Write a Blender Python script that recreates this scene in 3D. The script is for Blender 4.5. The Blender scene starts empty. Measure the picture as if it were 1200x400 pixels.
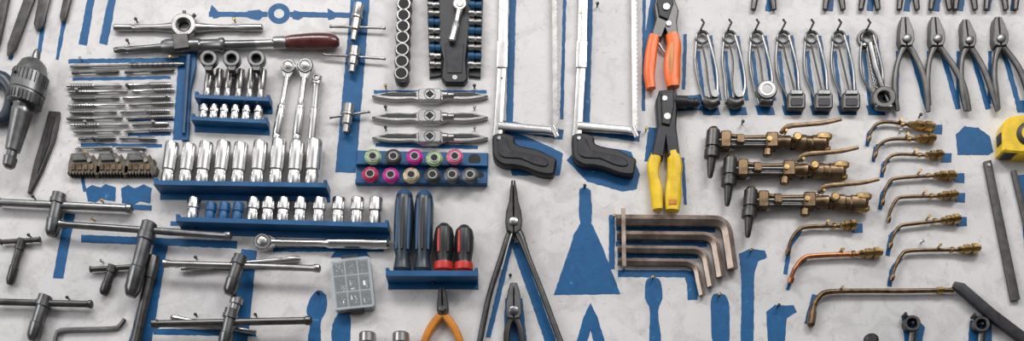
import bpy, bmesh, math, random
from mathutils import Vector, Matrix
random.seed(7)
# ------------------------------------------------------------------ camera / board survey
F=1300.0; TILT=math.radians(24); S=0.0014
D=F*S; CAMZ=1.45
CY=-D*math.cos(TILT)
fw=Vector((0,math.cos(TILT),math.sin(TILT))); up=Vector((0,-math.sin(TILT),math.cos(TILT)))
C=Vector((0,CY,CAMZ))
def W(x,y,h,hc):
    """board survey -> world; h = stand-off from board (units of S)"""
    d=fw*F+Vector((1,0,0))*(x-600)+up*(200-y)
    t=(-hc*S-C.y)/d.y
    p=C+d*t
    return Vector((p.x,-h*S,p.z))
def reproj(x,y,ha,hb):
    p=W(x,y,ha,ha); p=Vector((p.x,-hb*S,p.z))-C
    q=p.dot(fw)
    return 600+p.x*F/q, 200-p.dot(up)*F/q
def top_x(x,y1,y0):            # true verticals converge towards the top
    return x+(600-x)*(y1-y0)/2920.0

# ------------------------------------------------------------------ materials
def srgb(r,g,b):
    f=lambda c:(c/255/12.92) if c/255<=0.04045 else ((c/255+0.055)/1.055)**2.4
    return (f(r),f(g),f(b),1)
def mat(name,col,metal=0.0,rough=0.4,var=0.25,scale=60,rvar=0.15,bump=0.0,alpha=None,coat=0):
    m=bpy.data.materials.new(name); m.use_nodes=True
    nt=m.node_tree; b=nt.nodes['Principled BSDF']
    b.inputs['Metallic'].default_value=metal
    tc=nt.nodes.new('ShaderNodeTexCoord'); no=nt.nodes.new('ShaderNodeTexNoise')
    no.inputs['Scale'].default_value=scale; no.inputs['Detail'].default_value=5
    nt.links.new(tc.outputs['Object'],no.inputs['Vector'])
    r=nt.nodes.new('ShaderNodeValToRGB')
    r.color_ramp.elements[0].position=0.3; r.color_ramp.elements[1].position=0.7
    r.color_ramp.elements[0].color=tuple(c*(1-var) for c in col[:3])+(1,)
    r.color_ramp.elements[1].color=tuple(min(1,c*(1+var*0.5)) for c in col[:3])+(1,)
    nt.links.new(no.outputs['Fac'],r.inputs['Fac']); nt.links.new(r.outputs['Color'],b.inputs['Base Color'])
    mr=nt.nodes.new('ShaderNodeMapRange')
    mr.inputs['To Min'].default_value=max(0.03,rough-rvar); mr.inputs['To Max'].default_value=min(1,rough+rvar)
    nt.links.new(no.outputs['Fac'],mr.inputs['Value']); nt.links.new(mr.outputs['Result'],b.inputs['Roughness'])
    if bump:
        bp=nt.nodes.new('ShaderNodeBump'); bp.inputs['Strength'].default_value=bump; bp.inputs['Distance'].default_value=0.0005
        nt.links.new(no.outputs['Fac'],bp.inputs['Height']); nt.links.new(bp.outputs['Normal'],b.inputs['Normal'])
    if alpha: b.inputs['Alpha'].default_value=alpha
    b.inputs['Coat Weight'].default_value=coat
    return m
M={}
M['chrome']=mat('chrome_steel',(0.63,0.62,0.61,1),1,0.24,0.10,40,0.04)
M['steel']=mat('worn_steel',(0.37,0.36,0.35,1),1,0.32,0.25,60,0.06)
M['mid']=mat('grey_tool_steel',(0.19,0.19,0.192,1),0.95,0.33,0.25,60,0.08)
M['dark']=mat('dark_steel',(0.095,0.092,0.09,1),0.85,0.36,0.3,80,0.1)
M['iron']=mat('blackened_iron',(0.04,0.04,0.044,1),0.6,0.45,0.4,90,0.12,0.15)
M['black']=mat('black_plastic',srgb(30,31,34),0,0.42,0.3,60)
M['hole']=mat('dark_bore',(0.012,0.012,0.014,1),0,0.7,0.1)
M['blue']=mat('blue_enamel',srgb(12,84,134),0,0.42,0.25,35,0.12,0.1)
M['brass']=mat('aged_brass',(0.42,0.28,0.12,1),1,0.33,0.5,100,0.12,0.1)
M['bronze']=mat('brown_bronze',(0.18,0.12,0.07,1),0.9,0.36,0.55,100,0.12,0.1)
M['copper']=mat('copper_tube',(0.46,0.19,0.085,1),0.9,0.38,0.6,80,0.12)
M['hexst']=mat('oiled_hex_steel',(0.36,0.29,0.245,1),1,0.38,0.5,50,0.12,0.05)
M['orange']=mat('orange_grip',srgb(243,108,20),0,0.35,0.15,40)
M['amber']=mat('amber_grip',srgb(206,130,42),0,0.35,0.3,40)
M['yellow']=mat('yellow_grip',srgb(236,196,14),0,0.35,0.2,60)
M['red']=mat('red_collar',srgb(200,48,36),0,0.35,0.15)
M['wood']=mat('lacquered_red_wood',srgb(84,34,32),0,0.3,0.4,50,0.1,coat=0.5)
M['gripblue']=mat('slate_blue_grip',srgb(24,74,112),0,0.4,0.2)
M['gripdark']=mat('dark_slate_grip',srgb(40,52,66),0,0.36,0.25)
M['jaw']=mat('brown_tool_steel',(0.15,0.13,0.11,1),0.8,0.4,0.5,120,0.1,0.2)
M['pgreen']=mat('pale_green_anodised',(0.50,0.66,0.38,1),0.8,0.28,0.2)
M['gold']=mat('gold_anodised',(0.80,0.68,0.40,1),0.9,0.28,0.2)
M['magenta']=mat('magenta_anodised',(0.68,0.05,0.36,1),0.7,0.28,0.2)
M['pink']=mat('pink_anodised',(0.82,0.20,0.34,1),0.7,0.28,0.2)
M['redan']=mat('red_anodised',(0.65,0.05,0.14,1),0.7,0.28,0.2)
M['clear']=mat('clear_plastic',(0.75,0.80,0.84,1),0,0.1,0.05,40,0.03,alpha=0.16)
M['clearwall']=mat('clear_plastic_rim',(0.62,0.67,0.71,1),0,0.15,0.05,40,0.03,alpha=0.55)
def wall_mat():
    m=bpy.data.materials.new('painted_white_board'); m.use_nodes=True
    nt=m.node_tree; b=nt.nodes['Principled BSDF']; L=nt.links.new
    tc=nt.nodes.new('ShaderNodeTexCoord')
    def noise(sc,det=6,dist=0.0,rough=0.6):
        n=nt.nodes.new('ShaderNodeTexNoise'); n.inputs['Scale'].default_value=sc; n.inputs['Detail'].default_value=det
        n.inputs['Distortion'].default_value=dist; n.inputs['Roughness'].default_value=rough
        L(tc.outputs['Object'],n.inputs['Vector']); return n
    def ramp(n,p0,c0,p1,c1):
        r=nt.nodes.new('ShaderNodeValToRGB'); e=r.color_ramp.elements
        e[0].position=p0; e[0].color=c0; e[1].position=p1; e[1].color=c1
        L(n.outputs['Fac'],r.inputs['Fac']); return r
    def mul(a,bb,f=1.0):
        x=nt.nodes.new('ShaderNodeMixRGB'); x.blend_type='MULTIPLY'; x.inputs['Fac'].default_value=f
        L(a.outputs['Color'],x.inputs['Color1']); L(bb.outputs['Color'],x.inputs['Color2']); return x
    r1=ramp(noise(4.5,8),0.35,srgb(200,198,199),0.65,srgb(220,217,216))
    r2=ramp(noise(24,8,0.8),0.38,(0.80,0.79,0.79,1),0.52,(1,1,1,1))
    r3=ramp(noise(95,4,1.5,0.7),0.32,(0.70,0.68,0.66,1),0.42,(1,1,1,1))
    x=mul(mul(r1,r2,0.7),r3,0.7)
    rs=ramp(noise(14,3,2.0,0.8),0.70,(1,1,1,1),0.80,(0.70,0.52,0.38,1))
    x=mul(x,rs,0.8)
    L(x.outputs['Color'],b.inputs['Base Color'])
    b.inputs['Roughness'].default_value=0.5
    bp=nt.nodes.new('ShaderNodeBump'); bp.inputs['Strength'].default_value=0.15; bp.inputs['Distance'].default_value=0.002
    L(noise(50,6).outputs['Fac'],bp.inputs['Height']); L(bp.outputs['Normal'],b.inputs['Normal'])
    return m
WALL=wall_mat()
def paint_mat():
    m=bpy.data.materials.new('blue_silhouette_paint'); m.use_nodes=True
    nt=m.node_tree; b=nt.nodes['Principled BSDF']; L=nt.links.new
    tc=nt.nodes.new('ShaderNodeTexCoord')
    n=nt.nodes.new('ShaderNodeTexNoise'); n.inputs['Scale'].default_value=75; n.inputs['Detail'].default_value=8
    n.inputs['Distortion'].default_value=0.8; n.inputs['Roughness'].default_value=0.65
    L(tc.outputs['Object'],n.inputs['Vector'])
    r=nt.nodes.new('ShaderNodeValToRGB'); e=r.color_ramp.elements
    e[0].position=0.29; e[0].color=srgb(120,155,185); e[1].position=0.34; e[1].color=srgb(18,92,144)
    k=r.color_ramp.elements.new(0.7); k.color=srgb(8,76,126)
    L(n.outputs['Fac'],r.inputs['Fac']); L(r.outputs['Color'],b.inputs['Base Color'])
    b.inputs['Roughness'].default_value=0.5
    b.inputs['Specular IOR Level'].default_value=0.35
    return m
PAINT=paint_mat()

# ------------------------------------------------------------------ mesh builder
class B:
    def __init__(s,name,hc=6):
        s.name=name; s.bm=bmesh.new(); s.hc=hc; s.used=[]
    def mi(s,k):
        if k not in s.used: s.used.append(k)
        return s.used.index(k)
    def v(s,x,y,h): return s.bm.verts.new(W(x,y,h,s.hc))
    def face(s,vs,mi):
        try:
            f=s.bm.faces.new(vs); f.material_index=mi; return f
        except ValueError: return None
    def sweep(s,pts,w,t=None,m='chrome',n=14,p=2.0,h=6,smooth=0,rot=0.0):
        k=len(pts)
        w=list(w) if isinstance(w,(list,tuple)) else [w]*k
        t=list(w) if t is None else (list(t) if isinstance(t,(list,tuple)) else [t]*k)
        P=[(q[0],q[1],q[2] if len(q)>2 else h,w[i],t[i]) for i,q in enumerate(pts)]
        if smooth:
            out=[]
            for i in range(len(P)-1):
                a=P[max(0,i-1)];b=P[i];c=P[i+1];d=P[min(len(P)-1,i+2)]
                for j in range(smooth):
                    u=j/smooth
                    out.append(tuple(0.5*((2*b[q])+(-a[q]+c[q])*u+(2*a[q]-5*b[q]+4*c[q]-d[q])*u*u+(-a[q]+3*b[q]-3*c[q]+d[q])*u**3) for q in range(5)))
            out.append(P[-1]); P=out
        mi=s.mi(m); rings=[]
        N=len(P)
        for i in range(N):
            a=P[max(0,i-1)]; c=P[min(N-1,i+1)]; b=P[i]
            d1=Vector((b[0]-a[0],b[1]-a[1])); d2=Vector((c[0]-b[0],c[1]-b[1]))
            u1=d1.normalized() if d1.length>1e-4 else None; u2=d2.normalized() if d2.length>1e-4 else None
            if u1 is None: u1=u2
            if u2 is None: u2=u1
            tt=(u1+u2)
            tt=tt.normalized() if tt.length>1e-4 else u1
            cs=max(0.5,tt.dot(u1)); nx,ny=-tt.y/cs,tt.x/cs
            ring=[]
            for j in range(n):
                an=2*math.pi*j/n+rot
                cc,sn=math.cos(an),math.sin(an)
                cc=math.copysign(abs(cc)**(2/p),cc); sn=math.copysign(abs(sn)**(2/p),sn)
                ring.append(s.v(b[0]+nx*b[3]*cc,b[1]+ny*b[3]*cc,b[2]+b[4]*sn))
            rings.append(ring)
        for i in range(N-1):
            for j in range(n):
                s.face([rings[i][j],rings[i][(j+1)%n],rings[i+1][(j+1)%n],rings[i+1][j]],mi)
        s.face(rings[0][::-1],mi); s.face(rings[-1],mi)
        return s
    def axis(s,p0,p1,prof,m='chrome',n=16,h=6,t=None):
        pts=[(p0[0]+(p1[0]-p0[0])*f,p0[1]+(p1[1]-p0[1])*f,h) for f,r in prof]
        for i in range(1,len(pts)):
            if abs(prof[i][0]-prof[i-1][0])<1e-6:
                dx,dy=p1[0]-p0[0],p1[1]-p0[1]; L=math.hypot(dx,dy)
                pts[i]=(pts[i][0]+dx/L*0.05,pts[i][1]+dy/L*0.05,h)
        return s.sweep(pts,[r for f,r in prof],t,m=m,n=n,h=h)
    def out(s,x,y,prof,m='chrome',n=20,closed=False,ph=0):
        mi=s.mi(m); rings=[]
        for r,h in prof:
            rings.append([s.v(x+r*math.cos(2*math.pi*j/n+ph),y+0.93*r*math.sin(2*math.pi*j/n+ph),h) for j in range(n)])
        R=len(rings)
        for i in range(R if closed else R-1):
            a=rings[i];b=rings[(i+1)%R]
            for j in range(n): s.face([a[j],a[(j+1)%n],b[(j+1)%n],b[j]],mi)
        if not closed:
            s.face(rings[0],mi); s.face(rings[-1],mi)
        return s
    def ring(s,x,y,ro,ri,h0,h1,m='chrome',n=24):
        b=min((ro-ri)*0.2,(h1-h0)*0.3)
        return s.out(x,y,[(ri,h0),(ro,h0),(ro,h1-b),(ro-b,h1),(ri+b,h1),(ri,h1-b)],m,n,True)
    def plate(s,poly,h0,h1,m='chrome',bev=0.8,smooth=0,jit=0):
        P=[Vector(p) for p in poly]
        if smooth:
            o=[];n=len(P)
            for i in range(n):
                a,b,c,d=P[i-1],P[i],P[(i+1)%n],P[(i+2)%n]
                for j in range(smooth):
                    u=j/smooth
                    o.append(0.5*((2*b)+(-a+c)*u+(2*a-5*b+4*c-d)*u*u+(-a+3*b-3*c+d)*u**3))
            P=o
        if jit:
            o=[];n=len(P)
            for i in range(n):
                a,b=P[i],P[(i+1)%n]; L=(b-a).length; k=max(1,int(L/4))
                for j in range(k):
                    q=a.lerp(b,j/k)
                    o.append(q+Vector((random.uniform(-jit,jit),random.uniform(-jit,jit))))
            P=o
        n=len(P); mi=s.mi(m)
        area=sum(P[i].x*P[(i+1)%n].y-P[(i+1)%n].x*P[i].y for i in range(n))
        sg=1 if area>0 else -1
        lo=[s.v(p.x,p.y,h0) for p in P]
        if bev>0:
            mid=[s.v(p.x,p.y,h1-min(bev,(h1-h0)*0.5)) for p in P]
            tp=[]
            for i in range(n):
                a,b,c=P[i-1],P[i],P[(i+1)%n]
                u=(b-a).normalized(); w=(c-b).normalized()
                nn=Vector((-u.y,u.x))+Vector((-w.y,w.x))
                if nn.length<1e-3: nn=Vector((-u.y,u.x))
                nn.normalize()
                q=b+nn*bev*sg
                tp.append(s.v(q.x,q.y,h1))
            ls=[lo,mid,tp]
        else:
            tp=[s.v(p.x,p.y,h1) for p in P]; ls=[lo,tp]
        for a,b in zip(ls,ls[1:]):
            for i in range(n): s.face([a[i],a[(i+1)%n],b[(i+1)%n],b[i]],mi)
        s.face(lo,mi); s.face(tp,mi)
        return s
    def done(s,mats=None):
        bm=s.bm
        bmesh.ops.recalc_face_normals(bm,faces=bm.faces)
        for f in bm.faces: f.smooth=True
        for e in bm.edges:
            if len(e.link_faces)==2 and e.calc_face_angle(0)>0.5: e.smooth=False
        c=sum((v.co for v in bm.verts),Vector())/len(bm.verts)
        for v in bm.verts: v.co-=c
        me=bpy.data.meshes.new(s.name); bm.to_mesh(me); bm.free()
        for k in s.used: me.materials.append(PAINT if k=='paint' else M[k])
        o=bpy.data.objects.new(s.name,me); o.location=c
        bpy.context.scene.collection.objects.link(o)
        return o

# ------------------------------------------------------------------ room
def box(name,x0,x1,y0,y1,z0,z1,m,parent=None):
    me=bpy.data.meshes.new(name); bm=bmesh.new()
    bmesh.ops.create_cube(bm,size=1)
    c=Vector(((x0+x1)/2,(y0+y1)/2,(z0+z1)/2))
    for v in bm.verts: v.co=Vector((v.co.x*(x1-x0),v.co.y*(y1-y0),v.co.z*(z1-z0)))
    bm.to_mesh(me); bm.free(); me.materials.append(m)
    o=bpy.data.objects.new(name,me); bpy.context.scene.collection.objects.link(o); o.location=c
    if parent: o.parent=parent
    return o
box('wall_back',-2.6,2.6,0.0,0.05,0,3.3,WALL)
fm=mat('grey_concrete',srgb(120,118,115),0,0.7,0.2,4)
box('floor',-2.6,2.6,-4.5,0.05,-0.05,0,fm)

# ------------------------------------------------------------------ painted silhouettes
p=B('painted_tool_silhouettes',0)
PL,PH=0.04,0.22
def ps(a,b,w,w2=None):
    global PH
    PH+=0.0012
    w2=w if w2 is None else w2
    d=Vector((b[0]-a[0],b[1]-a[1])).normalized(); nx,ny=-d.y,d.x
    p.plate([(a[0]+nx*w/2,a[1]+ny*w/2),(b[0]+nx*w2/2,b[1]+ny*w2/2),(b[0]-nx*w2/2,b[1]-ny*w2/2),(a[0]-nx*w/2,a[1]-ny*w/2)],PL,PH,'paint',0,0,0.4)
def pp(poly,sm=0):
    global PH
    PH+=0.0012
    p.plate(poly,PL,PH,'paint',0,sm,0.4)
def pc(pts,w):
    for a,b in zip(pts,pts[1:]): ps(a,b,w)
ps((108,-8),(97,53),8,10); ps((133,-8),(121,52),9,10); ps((81,-8),(67,70),6,4); ps((56,-8),(46,62),5)
ps((30,0),(12,70),5)
ps((245,17),(314,17),6); ps((340,17),(412,18),6); pp([(248,6),(256,14),(258,20),(250,22),(246,14)])
pp([(290,13),(304,11),(311,17),(304,24),(290,21)]); pp([(344,12),(352,14),(356,20),(350,24),(343,22)])
p.ring(327,16,13,6,PL,PH+0.01,'paint'); PH+=0.012
pp([(384,10),(392,14),(392,22),(384,24)])
pp([(412,-8),(434,-8),(417,203),(393,202)])
ps((80,72),(222,70),5); ps((150,158),(200,157),4); ps((85,93),(200,91),3.5); ps((95,170),(190,171),4); ps((150,141),(210,140),3)
pp([(100,222),(108,217),(118,220),(124,216),(136,220),(135,236),(118,234),(112,238),(103,236)])
pp([(142,221),(150,217),(158,221),(168,216),(178,221),(176,239),(164,236),(156,241),(143,238)])
ps((103,241),(178,244),6)
pp([(76,250),(88,251),(74,327),(62,326)])
ps((95,280),(278,287),9)
pp([(180,288),(197,286),(178,400),(160,408),(150,405)]); ps((200,310),(292,314),7)
pp([(283,292),(301,294),(290,404),(262,406)]); ps((180,389),(300,391),7)
ps((200,262),(280,264),5); ps((96,205),(100,225),4)
pp([(364,350),(372,341),(382,346),(383,362),(376,378),(375,406),(361,406),(363,378),(359,364)],4)
pp([(394,371),(401,366),(410,371),(411,385),(408,406),(391,406),(389,385)],4)
pp([(679,222),(685,219),(692,223),(694,245),(693,262),(700,276),(706,290),(727,345),(649,346),(668,290),(672,276),(680,262),(678,245)])
pp([(692,355),(700,372),(710,404),(696,404),(692,388),(687,404),(675,404),(684,372)])
pp([(757,330),(765,325),(774,330),(776,350),(771,366),(775,404),(761,404),(762,366),(756,350)],3)
pp([(834,348),(843,344),(852,349),(855,370),(853,406),(836,406),(833,370)],3)
pp([(866,298),(878,292),(896,294),(899,302),(888,307),(884,320),(883,406),(868,406),(869,330)])
pp([(898,366),(908,358),(930,358),(934,366),(922,373),(919,406),(900,406)])
pp([(1120,158),(1130,148),(1146,150),(1160,160),(1164,178),(1158,182),(1122,182)])
ps((601,-8),(597,146),8); ps((586,147),(660,158),12); ps((662,-8),(658,140),4)
pp([(590,152),(612,158),(640,170),(660,180),(656,206),(600,206)])
ps((691,-8),(687,150),8); ps((676,150),(750,160),13)
pp([(664,188),(682,168),(740,178),(750,205),(746,222),(730,225),(688,213)]); ps((755,-8),(754,130),4)
ps((604,285),(648,408),11,13); ps((600,280),(572,396),6)
pp([(592,350),(612,350),(618,404),(590,404)])
ps((768,-5),(758,60),10); ps((803,40),(801,105),4); ps((767,150),(762,190),14); ps((800,185),(803,240),4)
pp([(790,113),(822,111),(823,129),(790,131)])
ps((722,268),(838,270),6); ps((722,286),(828,287),6); ps((724,300),(818,301),5); ps((724,321),(806,321),8)
pp([(800,317),(812,318),(819,328),(817,352),(806,352),(805,334)])
ps((717,252),(717,316),7)
for cx in (823,855,887,918,951,983,1017):
    ps((cx+9,42),(cx+20,118),5); ps((cx-5,60),(cx+3,128),4)
    pp([(cx-2,124),(cx+19,126),(cx+21,135),(cx+1,135)])
for hx,hy in ((1062,22),(1098,22),(1133,26),(1170,22)):
    ps((hx+6,60),(hx+25,128),6); ps((hx-10,60),(hx-11,122),4)
for x in (903,975,1022,1065,1100,1128,1160,1190): ps((x,-8),(x-3,13),7)
for (x,y) in ((1003,266),(1096,150),(1107,183),(1122,207),(1123,230),(1125,258)): ps((x-4,y+2),(x+8,y+2),11)
pc([(1016,172),(1018,156),(1027,148)],4); pc([(1023,190),(1026,172),(1036,168)],4); pc([(1033,208),(1035,192),(1042,188)],4)
pc([(920,322),(925,290),(938,270)],5); pc([(1040,300),(1044,276),(1054,268)],5); pc([(1031,246),(1034,228),(1044,212)],5); pc([(1042,336),(1045,316),(1056,302)],5); pc([(923,340),(930,316),(944,304)],4)
ps((946,380),(955,346),7); ps((1197,205),(1206,310),8); ps((1126,344),(1200,402),5)
pp([(1057,372),(1072,370),(1084,384),(1080,404),(1060,404)]); pp([(1137,376),(1162,374),(1162,404),(1134,404)])
pp([(396,290),(425,289),(434,302),(388,302)])
ps((215,66),(208,164),11)
pp([(1190,118),(1204,118),(1204,132),(1192,132)] )
ps((300,276),(312,275),7); ps((225,168),(224,188),6); ps((320,293),(450,293),5)
ps((438,108),(570,108),4); ps((440,170),(560,173),4)
p.done()

# ------------------------------------------------------------------ trays
def tray(x0,y0,x1,y1,thick=6,d=26,name='socket_tray'):
    b=B(name,d)
    b.plate([(x0,y0),(x1,y1),(x1-0.5,y1+thick),(x0,y0+thick)],0.0,d,'blue',0.6)
    b.plate([(x0,y0-3),(x0+4,y0-3),(x0+4,y0),(x0,y0)],0.0,d,'blue',0.3)
    b.plate([(x1-4,y1-3),(x1,y1-3),(x1,y1),(x1-4,y1)],0.0,d,'blue',0.3)
    b.plate([(x0,y0+thick),(x1,y1+thick),(x1,y1+thick+7),(x0,y0+thick+7)],0.0,1.2,'blue',0.3)
    b.done()
def on_tray(x,x0,y0,x1,y1,d,hs):
    yt=y0+(y1-y0)*(x-x0)/(x1-x0)
    return reproj(x,yt-0.9,d,hs)
def socket(x,yb,yt,r,m='chrome',h=13,name='deep_socket',deep=True):
    b=B(name,h); xt=top_x(x,yb,yt)
    if deep: pr=[(0,r*0.88),(0.03,r*0.93),(0.24,r*0.93),(0.27,r*0.86),(0.31,r*0.86),(0.34,r*0.98),(0.6,r),(0.96,r),(1,r*0.92)]
    else: pr=[(0,r*0.86),(0.05,r*0.9),(0.38,r*0.9),(0.42,r*0.84),(0.47,r*0.84),(0.52,r),(0.94,r),(1,r*0.9)]
    b.axis((x,yb),(xt,yt),pr,m,20,h)
    b.done()
T1=(180,211,383,214); tray(*T1,thick=6,d=26)
for i,x in enumerate((192,213,233,254,275,298,320,342,363)):
    xx,yb=on_tray(x,*T1,26,13); socket(xx,yb,167+(i%3==1)*2-(2 if i>5 else 0)+(1 if i<3 else 0),8.3+i*0.1)
T2=(206,254,455,261); tray(*T2,thick=6,d=22)
for i,(x,k) in enumerate(((222,'chrome'),(243,'blue'),(259,'blue'),(275,'blue'),(293,'chrome'),(311,'chrome'),(329,'chrome'),(349,'chrome'),(371,'chrome'),(394,'chrome'),(416,'chrome'),(438,'chrome'))):
    xx,yb=on_tray(x,*T2,22,11); socket(xx,yb,(238 if k=='blue' else 232.5),6.2 if k=='blue' else 8,k,11,'short_socket',False)
T3=(228,110,316,114); tray(*T3,thick=5,d=18)
T4=(224,136,313,140); tray(*T4,thick=5,d=16)
for x in (240,252,264,277,290,303):
    xx,yb=on_tray(x,*T3,18,9); socket(xx,yb,82,4.8,'steel',9,'deep_socket')
for x in (236,248,260,273,286,300):
    xx,yb=on_tray(x,*T4,16,8); socket(xx,yb,123,5.4,'chrome',8,'short_socket',False)
b=B('rack_side_bracket',4)
b.plate([(219,60),(229,58),(230,78),(224,104),(221,165),(213,165),(215,104),(219,80)],0.6,5,'blue',0.8)
b.sweep([(222,66),(219,110),(216,158)],[3,2.6,2.2],m='gripblue',h=7); b.done()
for x in (245,272,301):
    b=B('crowfoot_wrench',24)
    b.ring(x,70,10.5,5.2,20,28,'mid',20)
    b.out(x,70,[(5.2,20.5),(5.2,22)],'hole',18)
    b.plate([(x-5,78),(x+5,78),(x+4,84),(x-4,84)],20,27,'mid',0.8)
    b.out(x,80,[(2.5,0.3),(2.5,20.5)],'steel',10)
    b.done()

def ratchet(x0,y0,x1,y1,r,name='ratchet_wrench',hh=8):
    b=B(name,hh)
    dx,dy=x1-x0,y1-y0;L=math.hypot(dx,dy);ux,uy=dx/L,dy/L
    b.out(x0,y0,[(r*0.9,2.5),(r,4),(r,10),(r*0.86,12)],'chrome',24)
    b.ring(x0,y0,r*0.72,r*0.55,12,12.8,'mid',22)
    b.out(x0,y0,[(r*0.5,12),(r*0.5,12.8),(r*0.4,13.2)],'steel',20)
    b.out(x0,y0,[(r*0.4,0.3),(r*0.4,3)],'steel',4)
    b.plate([(x0+ux*r*1.5-uy*r*0.45,y0+uy*r*1.5+ux*r*0.45),(x0+ux*r*0.4-uy*r*0.9,y0+uy*r*0.4+ux*r*0.9),(x0+ux*r*0.4+uy*r*0.9,y0+uy*r*0.4-ux*r*0.9),(x0+ux*r*1.5+uy*r*0.45,y0+uy*r*1.5-ux*r*0.45)],4,10,'chrome',1)
    q=r/9.0
    b.axis((x0+ux*r,y0+uy*r),(x1,y1),[(0,3.6*q),(0.35,3.2*q),(0.45,3.6*q),(0.48,4.9*q),(0.50,5.2*q),(0.52,4.8*q),(0.55,5.2*q),(0.9,5.4*q),(0.92,4.8*q),(0.94,5.2*q),(0.98,5.0*q),(1,3.5*q)],'chrome',18,7)
    b.done()
ratchet(338,78,323,164,9,hh=9); ratchet(358,78,347,165,9.5)
b=B('breaker_bar',8); b.axis((372,88),(365,165),[(0,4),(0.02,6),(0.14,6),(0.15,5),(0.2,4.2),(0.5,4),(0.52,5),(0.95,5),(1,4)],'chrome',16,7)
b.ring(371.5,93,4.5,2.2,12,14,'steel'); b.done()
ratchet(308,284,456,286,10.5,hh=8)

# ------------------------------------------------------------------ taps and reamers
def rod(x0,y0,x1,y1,r,name='hand_tap',m='steel',h=3.4):
    b=B(name,h)
    b.axis((x0,y0),(x1,y1),[(0,r*0.7),(0.03,r*0.95),(0.16,r*0.95),(0.18,r*0.72),(0.5,r*0.72),(0.52,r*1.08),(0.95,r*1.08),(1,r*0.6)],m,10,h)
    for k in range(9):
        f=0.54+0.045*k
        x=x0+(x1-x0)*f;y=y0+(y1-y0)*f
        b.axis((x,y),(x+(x1-x0)*0.014,y+(y1-y0)*0.014),[(0,r*1.16),(1,r*1.16)],'mid',10,h)
    b.done()
rows=[(82,78,216,75,2.1,1),(78,100,0,0,2.2,2),(80,107,0,0,1.9,2),(84,115,0,0,2.2,2),(80,123,0,0,1.9,2),(82,131,0,0,2.2,2),(78,138.5,0,0,1.9,2),(82,146,0,0,2.3,2),(86,153.5,0,0,1.9,2),(92,163,0,0,2.3,3),(88,174,0,0,2.0,4)]
for i,(x,y,x2,y2,r,k) in enumerate(rows):
    mm=('mid','chrome','steel')[i%3]; m2=('steel','steel','chrome')[i%3]
    if k==1: rod(x,y,x2,y2,r,'hand_reamer','steel')
    elif k==2:
        sp=138+(i*7)%17
        rod(sp-2,y,x,y+1,r,m=mm); rod(sp+2,y,206-(i*5)%9,y-2+(i%2),r*1.1,m=m2)
    else:
        rod(x,y,x+44,y-1,r,m=mm); rod(x+48,y-1,x+92-(k==4)*8,y,r,m='steel')
for (x0,y0,x1,y1) in ((84,86,140,84),(146,85,205,82),):
    rod(x0,y0,x1,y1,1.8,m='dark')
for x in (82,115,148):
    b=B('thread_chaser_block',6)
    poly=[(x+2,181),(x+22,180),(x+25,184),(x+28,182),(x+30,187),(x+34,188),(x+33,194),(x+37,197),(x+36,203),(x+33,207)]
    n=9
    for k in range(n):
        xx=x+30-k*3.6; poly+= [(xx,207),(xx-1.8,203.5)]
    poly+=[(x-2,205),(x-1,193)]
    b.plate(poly,0.3,9,'jaw',0.8)
    b.plate([(x+4,184),(x+18,183),(x+22,190),(x+5,191)],9,12,'mid',1)
    for k in range(4): b.plate([(x+3+k*7,194),(x+8+k*7,194),(x+8+k*7,201),(x+3+k*7,201)],9,10.5,'bronze',0.5)
    b.out(x+24,190,[(2.5,9),(2.5,11.5)],'steel',12)
    b.done()

# ------------------------------------------------------------------ top left
def tap_wrench_long(x0,x1,y,cx,r,ang):
    b=B('die_stock_wrench',6); y1=y+ang
    ym=y+ang*(cx-x0)/(x1-x0)
    b.axis((x0,y),(cx-r*0.8,ym),[(0,2.8),(0.02,3.8),(0.3,3.8),(0.32,3),(0.36,3.8),(0.6,3.4),(0.8,4.2),(1,6)],'steel',14,5)
    b.axis((cx+r*0.8,ym),(x1,y1),[(0,6),(0.2,4.2),(0.4,3.2),(0.64,3.2),(0.68,4),(0.98,4),(1,2.8)],'steel',14,5)
    b.ring(cx,ym-1,r,r*0.52,0.3,11,'steel',28)
    b.ring(cx,ym-1,r*0.66,r*0.4,0.5,8,'dark',20)
    b.axis((cx,ym-r+1),(cx,ym-r-4),[(0,2.2),(1,2.2)],'dark',8,6)
    b.axis((cx+r*0.6,ym-r*0.7),(cx+r*0.85,ym-r),[(0,2.2),(1,2.2)],'dark',8,6)
    b.done()
tap_wrench_long(133,308,32,216,15,0)
b=B('wood_handled_reamer',8)
b.axis((133,58),(196,54),[(0,2.4),(0.03,3.4),(0.2,3.4),(0.23,2.6),(0.26,3.4),(0.6,3.4),(0.8,3.8),(1,5)],'mid',14,6)
b.axis((190,55),(300,52),[(0,6),(0.05,8),(0.4,8),(0.42,6.5),(0.6,6.8),(0.62,8),(0.66,8),(0.68,5),(1,4.6)],'mid',16,8.5)
b.axis((300,52),(336,50.5),[(0,4.4),(0.55,4.0),(0.6,7),(0.95,7.4),(1,6.5)],'steel',16,9)
b.sweep([(336,51),(342,50.5),(352,50),(370,49.5),(386,49.5),(394,50),(398,50)],[7,8,8.6,9.4,9,7,3.5],m='wood',h=9.8,smooth=3,n=18)
b.plate([(204,44),(222,43),(224,60),(206,62)],12,17,'dark',1)
b.done()
for (x0,y0,x1,y1,w0,w1,nm) in ((38,-10,10,66,6,3,'flat_file'),(8,-10,-6,60,5,3,'flat_file'),(54,-10,44,36,7,3,'round_file'),(81,-10,73,26,5,3,'round_file')):
    b=B(nm,4); b.sweep([(x0,y0),(x0+(x1-x0)*0.85,y0+(y1-y0)*0.85),(x1,y1)],[w0,w0*0.9,w1*0.6],[3,3,2],m='dark',p=5 if 'flat' in nm else 2,n=16,h=3.6)
    b.done()
b=B('three_square_scraper',4)
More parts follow.
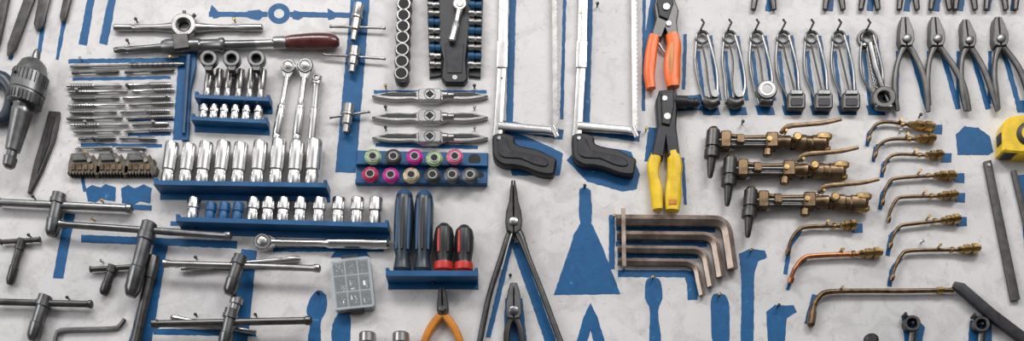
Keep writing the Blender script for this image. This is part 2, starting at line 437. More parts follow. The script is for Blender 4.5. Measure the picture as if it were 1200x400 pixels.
b.plate([(57,130),(70,131),(70,137),(64,165),(50,200),(36,227),(32,226),(40,190),(52,150)],0.3,5,'dark',1.2)
b.plate([(60,137),(65,138),(58,170),(44,205),(50,175)],5,6,'iron',0.5); b.done()
b=B('drill_chuck',22)
b.axis((44,58),(9,197),[(0,2.5),(0.02,4),(0.08,5),(0.09,9),(0.12,14),(0.2,18.5),(0.21,20.5),(0.36,20.5),(0.365,19),(0.38,19),(0.385,20.5),(0.46,19.5),(0.47,12),(0.5,11.5),(0.52,12.5),(0.54,12),(0.85,8.5),(0.86,6),(0.90,6),(0.91,8),(0.98,7),(1,4)],'mid',28,21)
for k in range(15):
    a=math.pi*k/14
    off=20.2*math.cos(a); hh=21+20.2*math.sin(a)
    for (f0,f1) in ((0.39,0.455),(0.215,0.30)):
        xa,ya=44-35*f0,58+139*f0; xb,yb=44-35*f1,58+139*f1
        b.sweep([(xa+0.97*off,ya+0.244*off,hh),(xb+0.97*off,yb+0.244*off,hh)],0.9,m='dark',n=6)
b.out(24,92,[(2,12),(2,43)],'dark',8)
b.done()
b=B('screwdriver_stub',8); b.sweep([(-12,95),(0,92),(8,98),(14,112),(10,132),(2,140),(-10,142)],[8,9,9,8,8,7,6],7,m='gripdark',h=8,smooth=3); b.done()
def tee(bar0,bar1,rb,st0,st1,rs,name='t_handle_tap_wrench',m='chrome',h=7,ms=None,prof=None):
    b=B(name,h); ms=ms or m
    b.axis(bar0,bar1,[(0,rb*0.6),(0.01,rb*1.25),(0.04,rb*1.25),(0.05,rb),(0.95,rb),(0.96,rb*1.25),(0.99,rb*1.25),(1,rb*0.6)],m,12,h)
    b.axis(st0,st1,prof or [(0,rs*0.75),(0.03,rs),(0.3,rs),(0.33,rs*1.15),(0.4,rs*1.15),(0.42,rs*0.9),(0.7,rs*0.9),(0.74,rs*0.62),(0.98,rs*0.62),(1,rs*0.45)],ms,16,h)
    b.done()
tee((386,31),(452,33),1.5,(421,4),(414,48),6,h=7,m='steel')
tee((378,64),(452,69),1.5,(416,55),(412,85),6.5,h=7.2,m='steel')
tee((386,138),(434,131),1.5,(409,122),(405,156),6.5,h=7.2,m='steel')
big=[(0,0.7),(0.02,1),(0.14,1),(0.15,1.15),(0.24,1.15),(0.25,0.9),(0.6,0.9),(0.62,1.05),(0.9,1.0),(0.96,0.8),(1,0.6)]
def big_tee(bar0,bar1,rb,st0,st1,rs,m='mid',ms='dark',h=10,name='t_handle_socket_wrench'):
    tee(bar0,bar1,rb,st0,st1,rs,name,m,h,ms,[(f,r*rs) for f,r in big])
big_tee((-6,237),(156,245),4.3,(70,226),(60,277),8,'mid','mid',9)
big_tee((68,263),(272,277),4,(176,260),(153,348),9,'mid','mid',16)
b=B('tubular_box_spanner',7); b.axis((181,300),(158,405),[(0,6),(0.02,7),(0.25,7),(0.26,6),(0.9,6),(1,6)],'dark',16,6.5); b.done()
big_tee((190,309),(376,315),3.8,(283,299),(268,346),8,'steel','mid',18)
b=B('extension_bar',6); b.axis((352,303),(212,315),[(0,2),(0.03,3.8),(0.1,3.8),(0.12,3),(0.9,3),(1,2)],'steel',12,5); b.done()
big_tee((177,380),(366,376),4.3,(272,362),(262,410),8,'dark','mid',18)
b=B('extension_bar',6); b.axis((200,372),(300,390),[(0,2),(0.03,3.8),(0.1,3.8),(0.12,3.2),(0.9,3.2),(1,2)],'steel',12,5); b.done()
b=B('socket_extension',20); b.axis((276,344),(270,366),[(0,6),(0.1,8),(0.4,8),(0.45,6),(1,6)],'steel',16,8); b.done()
big_tee((0,284),(48,281),2.8,(26,280),(11,334),5,'dark','dark',6)
big_tee((105,316),(156,313),3,(133,311),(121,346),5.6,'dark','dark',6)
big_tee((-6,354),(109,357),3.9,(54,346),(38,400),8,'dark','mid',9)
b=B('offset_hex_key',4); b.sweep([(64,402),(66,392),(72,387),(100,386),(132,385),(140,382),(146,374)],2.6,m='mid',n=6,h=3.5,smooth=2); b.done()

# ------------------------------------------------------------------ plastic case
b=B('clear_parts_case',12)
def rr(cx,cy,w,h,r,ang=0,k=4):
    o=[]
    for (sx,sy,a0) in ((1,-1,-90),(1,1,0),(-1,1,90),(-1,-1,180)):
        for j in range(k+1):
            a=math.radians(a0+90*j/k)
            x=sx*(w/2-r)+r*math.cos(a); y=sy*(h/2-r)+r*math.sin(a)
            o.append((x,y))
    ca,sa=math.cos(ang),math.sin(ang)
    return [(cx+x*ca-y*sa,cy+x*sa+y*ca) for x,y in o]
A=math.radians(-6)
b.plate(rr(413,333,47,59,5,A),0.6,2,'gripdark',0.5)
def loc(u,v):
    ca,sa=math.cos(A),math.sin(A); return (413+u*ca-v*sa,333+u*sa+v*ca)
for (u,v,w,h) in ((-22,0,3,58),(22,0,3,58),(0,-28,43,3),(0,28,43,3),(0,-10,41,1.6),(0,9,41,1.6),(-7,0,1.6,55),(8,0,1.6,55)):
    c=loc(u,v); b.plate(rr(c[0],c[1],w,h,0.7,A,2),2,14,'clearwall',0.4)
for i in range(3):
    for j in range(3):
        for q in range(7):
            c=loc(-14+14.5*i+random.uniform(-3.6,3.6),-19+19*j+random.uniform(-5.5,5.5))
            a=random.uniform(0,3.1); dx,dy=2.6*math.cos(a),2.6*math.sin(a)
            b.sweep([(c[0]-dx,c[1]-dy),(c[0]+dx,c[1]+dy)],random.uniform(1,1.8),m=random.choice(['dark','steel','chrome','mid','black','black']),n=8,h=4.5+q*1.0)
b.plate(rr(413,333,48,60,5,A),14.2,15,'clear',0.2)
c=loc(0,-31); b.plate(rr(c[0],c[1],20,7,2,A),3,13,'gripdark',0.8)
c=loc(0,31); b.plate(rr(c[0],c[1],20,4,1.5,A),3,13,'black',0.8)
b.done()

# ------------------------------------------------------------------ stacked sockets column
for i,y in enumerate((-8,6,19,32,45,59,73,87)):
    b=B('impact_socket',16); x=474-i*0.5; r=8.8+0.2*(i>4)
    b.out(x,y,[(r*0.9,0.3),(r,1.5),(r,17),(r*0.94,18.5)],'dark',22)
    b.out(x,y,[(r*0.93,18.4),(r*0.86,19.5),(r*0.72,19.5),(r*0.62,12)],'steel',22)
    b.out(x,y,[(r*0.72,19.4),(r*0.70,19.7)],'hole',6)
    b.done()
b=B('socket_set_holder',10)
b.plate([(514,-10),(552,-10),(552,20),(548,55),(546,70),(548,92),(544,97),(522,97),(517,91),(519,70),(514,50)],0.3,10,'black',1.5)
b.plate([(500,-10),(514,-10),(517,86),(503,88)],0.3,4,'black',0.8)
b.plate([(552,-10),(566,-10),(563,88),(549,86)],0.3,4,'black',0.8)
b.plate([(521,52),(544,52),(541,86),(524,86)],10,11,'iron',0.6)
b.out(533,91,[(3,10),(3,11)],'chrome',14)
b.done()
for i,y in enumerate(range(-4,86,10)):
    for sx,x in ((0,503),(1,551)):
        b=B('small_socket',8)
        x=x+ (0.3*i if sx==0 else -0.1*i)
        k=('gripblue','steel','chrome')[(i*2+sx)%3]
        b.axis((x-2,y),(x+14 if sx else x+12,y+0.5),[(0,3.4),(0.05,4.2),(0.45,4.2),(0.5,3.2),(0.58,3.2),(0.6,3.8),(0.95,3.8),(1,3)],k,12,8.4)
        b.axis((x-2.3,y),(x-1.9,y),[(0,2.4),(1,2.4)],'hole',10,8.4)
        b.done()
b=B('ratchet_wrench',14)
b.out(539,6,[(7,10.3),(8,12),(8,17),(7,18)],'chrome',22); b.out(539,6,[(4.5,18),(4,19)],'steel',18)
b.axis((538.5,12),(529,50),[(0,4),(0.3,2.8),(0.4,3.2),(0.45,4.2),(0.95,4.4),(1,3)],'chrome',14,15)
b.axis((541,-12),(540,0),[(0,3),(1,4)],'chrome',12,15)
b.done()

# ------------------------------------------------------------------ adjustable tap wrenches
for y in (113,138,162):
    b=B('adjustable_tap_wrench',5)
    cx=504
    up_=[(436,0.8),(444,3.2),(456,5.0),(466,5.6),(476,5.0),(484,4.6),(490,6.6),(495,8.6)]
    o=[(x,y-dy) for x,dy in up_]+[(1008-x,y-dy) for x,dy in reversed(up_)]
    o+=[(1008-x,y+dy) for x,dy in up_]+[(x,y+dy) for x,dy in reversed(up_)]
    b.plate(o,0.3,7,'chrome',1.6)
    for sg in (0,1):
        q=[(445,y-1.2),(456,y-3.2),(468,y-3.6),(480,y-2.6),(488,y-3.6),(488,y+1.2),(480,y+0.8),(466,y+1.0),(455,y+0.6)]
        if sg: q=[(1008-a,c) for a,c in q][::-1]
        b.plate(q,7,7.6,'black',0.2)
    b.plate(rr(504,y,27,14,3),7,11,'chrome',1)
    b.plate([(504,y-4.5),(509,y),(504,y+4.5),(499,y)],11,11.4,'hole',0.1)
    b.ring(504,y,7,6,11,11.5,'mid',20)
    b.axis((519,y),(532,y),[(0,5),(0.4,5),(0.5,4),(1,4)],'steel',14,6.5)
    b.done()

# ------------------------------------------------------------------ coloured sockets on perforated shelf
b=B('coloured_socket_rack',3)
b.plate([(418,176),(572,179),(571,218),(417,217)],0.6,3,'blue',1)
b.plate([(417,212),(571,213),(571,218),(417,217)],3,9,'blue',0.8)
b.plate([(418,192),(572,194),(572,197),(418,195)],3,9,'blue',0.5)
b.out(556,187,[(7,3),(7,3.4)],'hole',24); b.out(563,205,[(4,3),(4,3.4)],'hole',20)
b.done()
for (x,y,k) in ((437,184,'pgreen'),(461,184,'dark'),(486,184,'magenta'),(509,186,'pgreen'),(533,184,'pink')):
    b=B('coloured_socket',16)
    b.out(x,y,[(5.5,3.5),(6,4),(6,12)],'steel',20); b.out(x,y,[(7,12.2),(9.6,13),(9.9,16),(7.2,18)],k,24)
    b.out(x,y,[(5.4,18),(5.4,19.2),(4.0,19.2),(3.6,18.4)],'chrome',20); b.out(x,y,[(3.8,18.4),(3.8,19.3)],'hole',12)
    b.done()
for (x,y,k) in ((434,205,'redan'),(458,206,'magenta'),(482,206,'gold'),(507,206,'dark'),(530,206,'mid'),(551,206,'mid')):
    b=B('coloured_socket',16)
    b.out(x,y,[(5,9.4),(5.5,10),(5.5,13)],'steel',20); b.out(x,y,[(7,13),(9.4,14),(9.7,17),(6.8,19)],k,24)
    b.out(x,y,[(5.4,19),(5.4,20.2),(4.0,20.2),(3.6,19.4)],'chrome',20); b.out(x,y,[(3.8,19.4),(3.8,20.3)],'hole',12)
    b.done()

# ------------------------------------------------------------------ screwdriver handles on tray
T5=(452,317,560,317); tray(*T5,thick=7,d=26,name='screwdriver_tray')
def sdriver(x,yt,r,kind):
    h=14; xb,yb=on_tray(x,*T5,26,h)
    b=B('screwdriver',h); xt=top_x(x,yb,yt)
    if kind=='big':
        b.axis((xb,yb),(xt,yt),[(0,r*0.8),(0.04,r*0.95),(0.1,r*0.86),(0.2,r*0.74),(0.32,r*0.95),(0.6,r*1.02),(0.85,r*0.99),(0.95,r*0.8),(1,r*0.4)],'gripdark',22,h)
        for o,k in ((-0.62,'gripblue'),(0.0,'black'),(0.62,'gripblue')):
            a=math.asin(o)
            b.sweep([(xb+(xt-xb)*f+r*o*0.97,yb+(yt-yb)*f,h+r*math.cos(a)*0.95) for f in (0.26,0.5,0.7,0.88)],[1.5,2.0,2.0,1.2],m=k,n=8)
        b.axis((xb+(xt-xb)*0.93,yb+(yt-yb)*0.93),(xt,yt-1),[(0,r*0.88),(0.5,r*0.75),(1,r*0.35)],'gripblue',20,h)
    else:
        b.axis((xb,yb),(xt,yt),[(0,r*0.7),(0.05,r),(0.12,r*1.02),(0.2,r*0.98)],'red',20,h)
        b.axis((xb+(xt-xb)*0.18,yb+(yt-yb)*0.18),(xt,yt),[(0,r*0.9),(0.1,r*0.8),(0.35,r),(0.7,r*1.05),(0.88,r*0.9),(1,r*0.45)],'black',20,h)
        for o in (-0.5,0.5):
            b.sweep([(xb+(xt-xb)*f+r*o,yb+(yt-yb)*f,h+r*0.86) for f in (0.38,0.6,0.85)],[1.4,1.9,1.2],m='red' if o<0 else 'iron',n=8)
    b.done()
sdriver(470,224,11.3,'big'); sdriver(494,225,11.3,'big'); sdriver(519,263,11.3,'small'); sdriver(543,265,11,'small')

# ------------------------------------------------------------------ hacksaws
def hacksaw(x,bx):
    b=B('hacksaw',7)
    b.sweep([(x+9,-34),(x+7,60),(x+2,150),(x+1,160)],[5.5,5.5,5.5,6],3.2,m='chrome',p=5,n=16,h=5.5)
    b.sweep([(x+7,50,9),(x+6,80,9)],[6,6],1.2,m='chrome',p=6,n=16,h=9)
    b.sweep([(x+2,148),(bx-8,153),(bx+3,156)],[5,4.5,4],4,m='chrome',p=5,n=16,h=6)
    b.sweep([(x+8,-30),(bx-8,-31),(bx+1,-30)],[5,4.5,4],4,m='chrome',p=5,n=16,h=6)
    poly=[(bx-3.5,-36),(bx-2,160)]
    y=158;i=0
    while y>-34:
        poly.append((bx+3+(1.6 if i%2 else -0.2)-(158-y)*0.008,y)); y-=2.6; i+=1
    b.plate(poly,8,9.2,'steel',0.1)
    b.out(bx+1,156,[(2.6,5),(2.6,12),(2,13)],'steel',12); b.out(bx,-30,[(2.6,5),(2.6,12)],'steel',12)
    b.sweep([(bx-2,150),(bx+3,162)],[2.5,3.5],2,m='steel',h=11)
    hp=[(x-4,161),(x+6,158),(x+20,162),(x+22,170),(x+32,174),(x+47,177),(x+62,184),(x+70,189),(x+69,198),(x+66,207),(x+50,206),(x+34,200),(x+20,197),(x+8,196),(x-3,188),(x-5,172)]
    b.plate(hp,0.5,13,'black',2.2,3)
    b.plate([(x+2,166),(x+12,166),(x+16,178),(x+30,182),(x+50,186),(x+60,192),(x+58,198),(x+44,196),(x+28,189),(x+10,188),(x+2,182)],13,14.4,'iron',1,2)
    b.out(x+3,165,[(2.2,14.2),(2.2,15)],'chrome',12)
    b.done()
hacksaw(582,650); hacksaw(675,743)

# ------------------------------------------------------------------ pliers
def pliers(x,yt,yj,L,R,jw=6,rw=5,mh='dark',mj='dark',name='pliers',h=7,lt=None,blunt=1.0):
    b=B(name,h)
    lt=lt if lt is not None else x
    for s in (-1,1):
        b.plate([(lt+s*0.4,yt),(lt+s*jw*0.45*blunt,yt+0.5),(lt+s*jw*0.75*blunt+(x-lt)*0.3,yt+(yj-yt)*0.3),(x+s*jw,yt+(yj-yt)*0.72),(x+s*jw*1.05,yj+1),(x+s*jw*0.8,yj+jw*0.9),(x+s*0.4,yj+jw)],0.6,2*h-1,mj,1)
    b.out(x,yj,[(jw*0.62,2*h-1),(jw*0.62,2*h+0.4),(jw*0.4,2*h+1.2)],'mid',18)
    for s,H in ((1,L),(-1,R)):
        pts=[(x+s*jw*0.35,yj+jw*0.2)]+H
        n=len(pts)
        b.sweep(pts,[jw*0.7]+[rw]*(n-2)+[rw*0.75],[h*0.62]+[min(rw,h*0.7)]*(n-2)+[rw*0.7],m=mh,h=h,smooth=4,n=12,p=2.6)
    b.done()
pliers(1061,22,48,[(1055,64),(1049,88),(1049,112),(1052,130)],[(1070,62),(1081,86),(1086,108),(1088,131)],8.5,3.3,lt=1059)
pliers(1097,22,48,[(1091,64),(1087,86),(1087,108),(1089,124)],[(1106,62),(1120,82),(1130,104),(1136,130)],8.5,3.3,lt=1094)
pliers(1134,25,50,[(1128,66),(1126,90),(1128,110),(1132,130)],[(1143,64),(1154,84),(1162,106),(1169,130)],8,3.3,lt=1130)
pliers(1171,22,48,[(1167,66),(1165,88),(1167,108),(1170,128)],[(1181,62),(1194,80),(1202,100),(1208,128)],8.5,3.3,lt=1168)
b=B('long_reach_pliers',8)
for s in (-1,1):
    b.plate([(601.5+s*0.4,213),(601.5+s*2.4,214),(602+s*5.5,238),(602+s*9,250),(602+s*10,262),(602+s*8,272),(602+s*0.4,276)],0.6,14,'dark',1.2)
b.out(602,262,[(5,14),(5,15.4),(3,16.2)],'steel',18)
b.sweep([(606,262),(597,276),(588,300),(575,340),(567,375),(561,408)],[6,5,3.6,3.4,3.6,3.6],[4,3.6,3.4,3.4,3.6,3.6],m='dark',h=6,smooth=4)
b.sweep([(598,262),(609,276),(618,300),(634,340),(647,375),(658,404)],[6,5,3.6,3.4,3.6,3.6],[4,3.6,3.4,3.4,3.6,3.6],m='dark',h=9,smooth=4)
b.sweep([(600,276),(595,292),(588,318)],[1.2,1,1],m='chrome',h=13,smooth=3); b.done()
pliers(602,333,366,[(597,378),(594,392),(593,412)],[(607,378),(611,392),(612,412)],9,4,name='flat_nose_pliers',h=7,mj='mid')
pliers(519,338,364,[(511,376),(502,390),(493,412)],[(526,376),(535,390),(543,412)],6.5,4.8,'amber',name='side_cutting_pliers',h=7,lt=518,mj='dark')
b=B('orange_handled_crimping_pliers',9)
b.plate([(772,-14),(784,-14),(790,0),(795,14),(793,28),(795,46),(783,46),(779,34),(775,46),(762,46),(768,24),(766,8)],0.6,13,'dark',1.5)
b.plate([(772,-8),(784,-8),(789,6),(782,26),(772,22),(769,6)],13,16,'iron',1)
b.out(780,12,[(4,16),(4,18)],'steel',16); b.out(783,30,[(3,13),(3,15)],'steel',16)
b.sweep([(767,42),(764,56),(762,72),(761,88),(763,104)],[6.5,7,7,6.5,5.5],6,m='orange',h=8,smooth=4,p=2.8)
b.sweep([(787,40),(790,54),(788,70),(788,88),(789,102)],[7.5,8.5,9.5,9.5,7.5],6.5,m='orange',h=8,smooth=4,p=2.8)
b.sweep([(787,52,14),(786,68,14.5),(786,88,14)],[2,3,2],0.8,m='amber',smooth=3)
b.sweep([(770,46,6),(778,58,5),(784,62,6)],1.5,m='steel')
b.done()
b=B('hand_riveter',9)
b.plate([(772,108),(788,106),(793,112),(793,132),(792,150),(796,182),(782,186),(780,160),(777,186),(763,184),(770,150),(768,120)],0.6,14,'iron',1.8)
b.plate([(774,112),(788,111),(789,128),(784,150),(775,148)],14,17,'black',1.2)
b.axis((790,119),(820,121),[(0,6),(0.2,7),(0.5,7),(0.52,5),(0.75,4.6),(0.77,6),(0.9,6),(0.92,3.5),(1,3)],'iron',18,9)
b.out(781,140,[(4,14),(4,18)],'steel',16); b.out(778,119,[(3,17),(3,18)],'steel',14)
b.sweep([(771,178),(766,192),(766,206),(769,222),(770,236),(771,246)],[6,7.5,6.5,7.5,7,6],6,m='yellow',h=8,smooth=4,p=2.8)
b.sweep([(788,178),(791,194),(790,210),(789,228),(788,247)],[7,9,8.5,10,8],6.5,m='yellow',h=8,smooth=4,p=2.8)
b.plate([(783,236),(792,236),(792,242),(783,242)],13,15.2,'amber',0.5)
b.done()

# ------------------------------------------------------------------ hex keys
for (y,xv,ye,r,xl) in ((259,855,316,7,722),(276,842,325,5.6,723),(292,831,336,4.9,724),(306.5,821,346,4.4,724)):
    b=B('hex_key',7)
    R=16
    pts=[(xl,y),(xv-R-6,y+1)]+[(xv-R-3+R*math.sin(a),y+1+R-R*math.cos(a)) for a in [math.radians(t) for t in range(10,90,10)]]+[(xv-2,y+R+6),(xv+ (xv-600)*(ye-y)/2920.0*0.6,ye)]
    b.sweep(pts,r,r,m='hexst',n=6,h=r+0.4,rot=0.5236)
    b.done()
b=B('hex_key_retainer',6)
b.plate([(727,248),(732,248),(733,316),(728,316)],15.2,16.2,'hexst',0.3); b.out(730,250,[(1.5,0.3),(1.5,15.3)],'steel',10); b.out(731,315,[(1.5,0.3),(1.5,15.3)],'steel',10)
b.done()

# ------------------------------------------------------------------ wire spring clips
W_=[(823,833,'dark'),(855,861,'dark'),(887,897,'can'),(918,932,'blk'),(951,964,'blk'),(983,996,'blk'),(1017,1034,'big')]
for cx,bx,k in W_:
    b=B('spring_wire_clip',5); y=44
    n=26; pts=[(cx+7*math.cos(t*2*math.pi*1.6/n+2.4),y+7*math.sin(t*2*math.pi*1.6/n+2.4),3+0.12*t) for t in range(n)]
    b.sweep(pts,1.5,m='mid',n=8)
    b.sweep([(cx-6,y+2,3),(cx-8,70,3),(cx-5,92,3.5),(bx-10,112,4),(bx-7,124,5)],1.6,m='mid',n=8,smooth=4)
    b.sweep([(cx+6,y-4,5),(cx+12,62,6),(cx+17,84,6),(cx+18,104,6),(bx+7,120,6)],1.7,m='steel',n=8,smooth=4)
    b.sweep([(cx-1,y+6,5),(cx+4,72,5),(bx-3,98,5),(bx,114,6)],1.2,m='dark',n=8,smooth=3)
    b.out(cx-2,36,[(1.3,0.3),(1.3,12)],'iron',8)
    b.sweep([(cx-2,36,11),(cx+1,30,12),(cx-2,26,12)],1.2,m='iron',n=8)
    if k=='can':
        b.out(bx,109,[(11,1.5),(12,3),(12,13),(10.5,15)],'mid',28); b.ring(bx,109,9,6,15,16,'steel')
        b.axis((bx-8,120),(bx+8,121),[(0,4),(0.1,5.5),(0.9,5.5),(1,4)],'dark',12,7)
    elif k=='blk':
        b.plate(rr(bx,121,21,19,3),1,12,'dark',1.5); b.plate(rr(bx,112,15,6,2),2,14,'mid',1)
        b.plate(rr(bx,123,14,9,2),12,13,'iron',0.6)
    elif k=='dark':
        b.sweep([(bx-9,118),(bx,123),(bx+8,119)],[5,6.5,5],m='dark',h=7,smooth=3)
        b.out(bx+4,113,[(4.5,2),(4.5,13)],'mid',14)
    else:
        b.ring(bx,117,14,7,2,13,'dark',28); b.ring(cx,y,12,9,1,4,'dark',28)
        b.axis((bx-10,126),(bx+11,128),[(0,3),(0.1,5),(0.9,5),(1,3)],'mid',12,8)
        b.sweep([(cx+2,y+8,8),(cx+8,80,8),(bx,106,8)],[3,4,3],m='mid',n=10)
        for q in range(10): b.ring(cx+3.5+q*0.9,58+q*4.6,5.6,4.2,5,7,'mid',14)
    b.done()
for (x,dx) in ((886,-3),(905,2),(970,-3),(985,3),(1012,-3),(1026,3),(1056,-2),(1072,3),(1094,-3),(1110,3),(1122,-2),(1140,3),(1158,-2),(1176,3),(1192,-2)):
    b=B('pliers_handle',5); b.sweep([(x-dx*2,-30),(x,-8),(x+dx,11)],[3,4,3.2],m='dark' ,h=4.5,smooth=3); b.done()

# ------------------------------------------------------------------ cutting torches
def torch(dx,dy,ex):
    b=B('cutting_torch',10)
    X=lambda x:x+dx
    Y=lambda y:y+dy
    q=lambda x,y,h=10:(x+dx,y+dy,h)
    b.axis((X(836),Y(153)),(X(832),Y(209)),[(0,5),(0.02,8),(0.35,8.5),(0.36,7),(0.4,7),(0.42,9),(0.58,9),(0.6,5.5),(0.85,4),(0.97,3),(1,2)],'dark',16,11)
    b.axis((X(836),Y(150)),(X(836),Y(156)),[(0,5),(1,8)],'bronze',6,11)
    b.sweep([q(838,160),q(856,160),q(872,162),q(915,161)],3.0,m='bronze',smooth=3)
    b.sweep([q(838,170),q(856,171),q(872,171),q(915,171)],3.2,m='dark',smooth=3)
    b.sweep([q(842,166,13),q(915,166,13)],2.2,m='mid')
    b.plate(rr(X(850),Y(165),13,20,3),3,16,'bronze',1.5)
    b.axis((X(862),Y(165)),(X(872),Y(165)),[(0,5),(0.1,8),(0.9,8),(1,5)],'bronze',6,10)
    b.plate(rr(X(904),Y(166),14,18,2),2,17,'bronze',1.5)
    b.axis((X(900),Y(172)),(X(899),Y(184)),[(0,3),(0.3,3),(0.35,5),(0.95,5.5),(1,4)],'bronze',10,11)
    b.axis((X(910),Y(167)),(X(ex),Y(169)),[(0,6),(0.1,7.5),(0.25,7.5),(0.28,6),(0.35,6),(0.37,9),(0.55,9),(0.57,8),(0.66,8),(0.68,9),(0.93,9),(0.96,7),(1,6)],'bronze',12,11)
    b.axis((X(ex-14),Y(163)),(X(ex+3),Y(163)),[(0,3.5),(0.3,5),(0.8,5),(1,3)],'brass',6,16)
    b.axis((X(ex-14),Y(174)),(X(ex+3),Y(174)),[(0,3.5),(0.3,5),(0.8,5),(1,3)],'brass',6,9)
    b.out(X(932),Y(165),[(5,18),(5.5,21),(4,23)],'brass',14)
    b.out(X(900),Y(166),[(3,17),(3,19)],'brass',12)
    b.sweep([q(914,158,14),q(922,151,16),q(945,149,17),q(965,147,17),q(984,143,17)],[2.5,3,2.6,2.6,2],[1.5]*5,m='bronze',smooth=3,n=10,p=3)
    b.out(X(920),Y(156),[(1.8,8),(1.8,18)],'brass',8)
    b.out(X(872),Y(166),[(2,0.3),(2,8)],'iron',8); b.out(X(930),Y(170),[(2,0.3),(2,6)],'iron',8)
    b.done()
torch(0,0,970); torch(20,33,970); torch(44,70,972)

# ------------------------------------------------------------------ welding tips
def tip(pts,col,end,r=2.2,R=5.2,m='bronze',mt='brass',name='welding_torch_tip'):
    b=B(name,6)
    n=len(pts)
    b.sweep(pts+[col],[r*0.75]+[r*0.9]+[r]*(n-1),m=m,h=6,smooth=5,n=12)
    p0=pts[0];p1=pts[1];d=Vector((p0[0]-p1[0],p0[1]-p1[1])).normalized()
    b.axis((p0[0]-d.x*6,p0[1]-d.y*6),(p0[0]+d.x*1.5,p0[1]+d.y*1.5),[(0,r),(0.2,r*1.35),(0.7,r*1.3),(1,r*0.8)],'copper' if m=='copper' else 'bronze',10,6)
    b.axis(col,end,[(0,R*0.5),(0.08,R*0.7),(0.25,R*0.7),(0.27,R),(0.5,R),(0.52,R*0.8),(0.6,R*0.8),(0.62,R*1.1),(0.86,R*1.1),(0.88,R*0.75),(0.97,R*0.7),(1,R*0.5)],mt,8,6.6)
    b.axis((col[0]-9,col[1]),(col[0]-4,col[1]),[(0,r),(0.2,r*1.5),(0.8,r*1.5),(1,r)],mt,10,6)
    mx,my=(col[0]*0.6+pts[-1][0]*0.4,col[1]-3)
    b.out(mx,my-1,[(1.2,0.3),(1.2,10),(2,10.5),(2,11.5)],'brass',8)
    b.done()
tip([(1018,165),(1020,156),(1027,146),(1040,143)],(1064,146),(1096,149),2,5.5)
tip([(1025,184),(1028,174),(1036,166),(1048,163)],(1072,163),(1097,162),2,5.2)
tip([(1035,201),(1037,193),(1042,185),(1053,181)],(1084,182),(1106,181),1.8,5)
tip([(1034,240),(1036,228),(1042,214),(1052,209)],(1094,206),(1121,206),2,5.6)
tip([(1041,260),(1043,249),(1050,235),(1060,231)],(1098,230),(1123,228),2.1,5)
tip([(1043,290),(1046,278),(1054,266),(1066,263)],(1102,259),(1126,256),2.1,5.4)
tip([(1045,328),(1048,316),(1056,300),(1068,294)],(1122,293),(1149,291),2.3,5.6)
tip([(923,298),(927,282),(936,270),(948,266)],(984,265),(1004,263),2.4,5.6)
tip([(926,331),(931,316),(942,303),(958,300)],(1006,298),(1034,296),2.8,6,'copper')
b=B('heating_torch_tube',7)
b.sweep([(951,380),(953,362),(960,348),(972,342),(1010,341),(1060,341),(1118,340)],[3.5,3.5,3.2,3,2.8,2.8,2.8],m='bronze',h=6,smooth=5)
b.axis((950,383),(954,356),[(0,3),(0.1,5),(0.6,5),(0.7,4),(1,3.5)],'bronze',12,6)
b.axis((1098,340.5),(1106,340),[(0,3),(0.1,4.2),(0.9,4.2),(1,3)],'brass',8,6); b.out(986,338,[(1.2,0.3),(1.2,11),(2,12)],'brass',8)
b.done()
b=B('pry_bar',8); b.sweep([(1117,334),(1126,338),(1160,368),(1206,403)],[4,6,6.5,6.5],[2,3.5,3.5,3.5],m='iron',p=6,n=16,h=8)
b.out(1150,360,[(1.5,0.3),(1.5,5)],'steel',8); b.done()
b=B('straight_steel_bar',4); b.sweep([(1157,189),(1190,352)],[4.5,5.5],2.5,m='dark',p=6,n=16,h=3); b.out(1158,194,[(1.5,5.5),(2,6.5)],'steel',8); b.done()
b=B('straight_steel_bar',4); b.sweep([(1188,200),(1212,300)],[3,4],2,m='dark',p=6,n=16,h=3); b.done()
for cx,cy in ((1068,380),(1149,381)):
    b=B('pipe_clamp',6); b.ring(cx,cy,10,6,1,10,'dark',20); b.axis((cx-4,cy-6),(cx-10,cy-11),[(0,3),(0.6,3),(0.65,4.5),(1,4)],'iron',8,7)
    b.sweep([(cx+2,cy+8),(cx+1,cy+20),(cx-3,cy+30)],[4,4.5,4],3,m='dark',h=5); b.out(cx,cy,[(1.6,0.3),(1.6,12)],'iron',8); b.done()
b=B('tape_measure',12)
b.plate([(1172,155),(1176,144),(1190,139),(1215,140),(1226,150),(1228,181),(1176,183),(1172,172)],0.6,22,'yellow',3,3)
b.out(1202,161,[(15,22),(15,23.5),(13,24.5)],'iron',28); b.out(1202,161,[(10,24.5),(10,25)],'yellow',24)
b.plate([(1173,176),(1222,176),(1222,184),(1174,184)],3,20,'black',1)
b.plate([(1170,158),(1175,156),(1176,170),(1171,170)],5,17,'black',0.8)
b.done()
for x in (431,470):
    b=B('short_socket',9); b.axis((x,418),(x,391),[(0,9),(0.5,9),(0.55,8),(0.6,10),(0.95,10),(1,9)],'steel',18,10.5); b.done()
b=B('round_head_bolt',6); b.out(1021,399,[(4,0.3),(4,4),(9,5),(8,9),(5,11)],'iron',16); b.done()

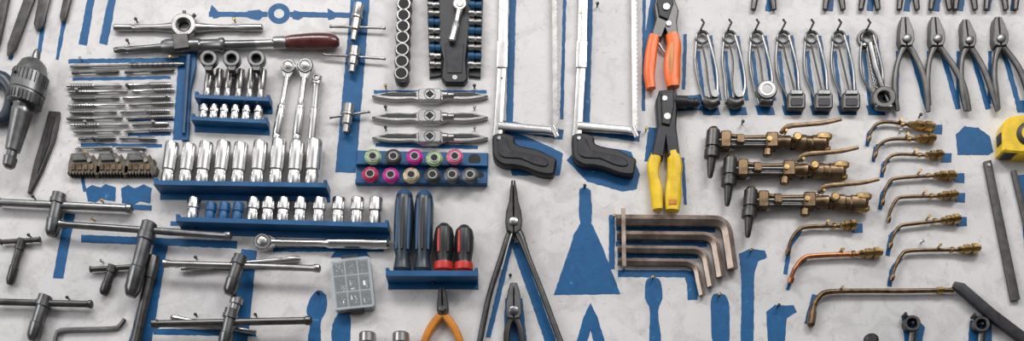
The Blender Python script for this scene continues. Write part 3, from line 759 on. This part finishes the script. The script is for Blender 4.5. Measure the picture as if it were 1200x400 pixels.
# ------------------------------------------------------------------ nails and screws that carry the tools
b=B('hanging_nails',4)
pos=[(160,30),(275,30),(150,55),(95,76),(200,74),(90,112),(150,108),(196,120),(100,150),(180,150),(110,170),(100,186),(132,186),(166,186),(336,94),(355,94),(452,108),(556,108),(452,133),(556,133),(452,157),(556,157),(40,238),(120,242),(110,264),(230,273),(230,309),(330,312),(300,376),(230,376),(35,283),(120,313),(80,356),(588,20),(588,100),(680,24),(680,110),(757,158),(602,248),(845,182),(870,150),(905,182),(865,214),(940,215),(890,250),(960,250),(1078,142),(1055,160),(985,300),(1080,290),(1130,60),(1012,60),(700,12),(720,260),(712,192),(508,338),(598,330),(685,225),(765,332),(404,372),(373,350),(843,352),(880,300),(912,365),(418,24),(409,160)]
for x,y in pos:
    b.out(x,y-6,[(1.0,0.3),(1.0,7),(2.1,7.2),(2.1,8.2),(1.2,8.8)],random.choice(['brass','iron','iron','steel']),8)
b.done()

# ------------------------------------------------------------------ light, world, camera
w=bpy.data.worlds.new('workshop_ambience'); bpy.context.scene.world=w; w.use_nodes=True
nt=w.node_tree; bg=nt.nodes['Background']
tc=nt.nodes.new('ShaderNodeTexCoord'); sp=nt.nodes.new('ShaderNodeSeparateXYZ')
nt.links.new(tc.outputs['Generated'],sp.inputs[0])
r=nt.nodes.new('ShaderNodeValToRGB'); e=r.color_ramp.elements
e[0].position=0.0; e[0].color=(0.06,0.06,0.062,1); e[1].position=1.0; e[1].color=(0.6,0.6,0.62,1)
for ps_,c in ((0.46,(0.12,0.12,0.125,1)),(0.56,(0.45,0.45,0.46,1)),(0.64,(1.15,1.15,1.15,1)),(0.76,(1.25,1.25,1.27,1)),(0.84,(0.40,0.40,0.43,1))):
    k=r.color_ramp.elements.new(ps_); k.color=c
mr=nt.nodes.new('ShaderNodeMapRange'); mr.inputs['From Min'].default_value=-1
nt.links.new(sp.outputs['Z'],mr.inputs['Value']); nt.links.new(mr.outputs['Result'],r.inputs['Fac'])
wv=nt.nodes.new('ShaderNodeTexWave'); wv.inputs['Scale'].default_value=0.30; wv.inputs['Distortion'].default_value=0.0; wv.bands_direction='X'  # made-up bright and dark bands for the chrome to reflect
wv.inputs['Phase Offset'].default_value=0.9
nt.links.new(tc.outputs['Generated'],wv.inputs['Vector'])
r2=nt.nodes.new('ShaderNodeValToRGB'); r2.color_ramp.elements[0].position=0.2; r2.color_ramp.elements[0].color=(0.34,0.34,0.35,1); r2.color_ramp.elements[1].position=0.65
nt.links.new(wv.outputs['Fac'],r2.inputs['Fac'])
mx=nt.nodes.new('ShaderNodeMixRGB'); mx.blend_type='MULTIPLY'; mx.inputs['Fac'].default_value=1
nt.links.new(r.outputs['Color'],mx.inputs['Color1']); nt.links.new(r2.outputs['Color'],mx.inputs['Color2'])
nt.links.new(mx.outputs['Color'],bg.inputs['Color']); bg.inputs['Strength'].default_value=0.92
def area(name,loc,target,sx,sy,e,col=(1,1,1)):
    l=bpy.data.lights.new(name,'AREA'); l.shape='RECTANGLE'; l.size=sx; l.size_y=sy; l.energy=e; l.color=col
    o=bpy.data.objects.new(name,l); bpy.context.scene.collection.objects.link(o); o.location=loc
    o.rotation_euler=(Vector(target)-Vector(loc)).to_track_quat('-Z','Y').to_euler()
area('ceiling_tube_lamp',(-1.0,-1.9,4.2),(-0.3,0,2.0),1.6,0.35,42,(1,0.985,0.96))
area('ceiling_tube_lamp',(1.2,-2.2,4.0),(0.2,0,2.0),1.6,0.35,40,(1,0.985,0.96))
area('left_fill_light',(-3.0,-2.4,2.4),(-0.3,0,2.0),1.2,1.6,32,(0.97,0.985,1))  # added fill that brightens the left side; no known window behind it
cam=bpy.data.cameras.new('camera'); co=bpy.data.objects.new('camera',cam); bpy.context.scene.collection.objects.link(co)
cam.sensor_width=36; cam.lens=36*F/1200; co.location=C
co.rotation_euler=(math.radians(90)+TILT,0,0); cam.clip_start=0.02
bpy.context.scene.camera=co
bpy.context.scene.view_settings.view_transform='Standard'
bpy.context.scene.view_settings.look='None'
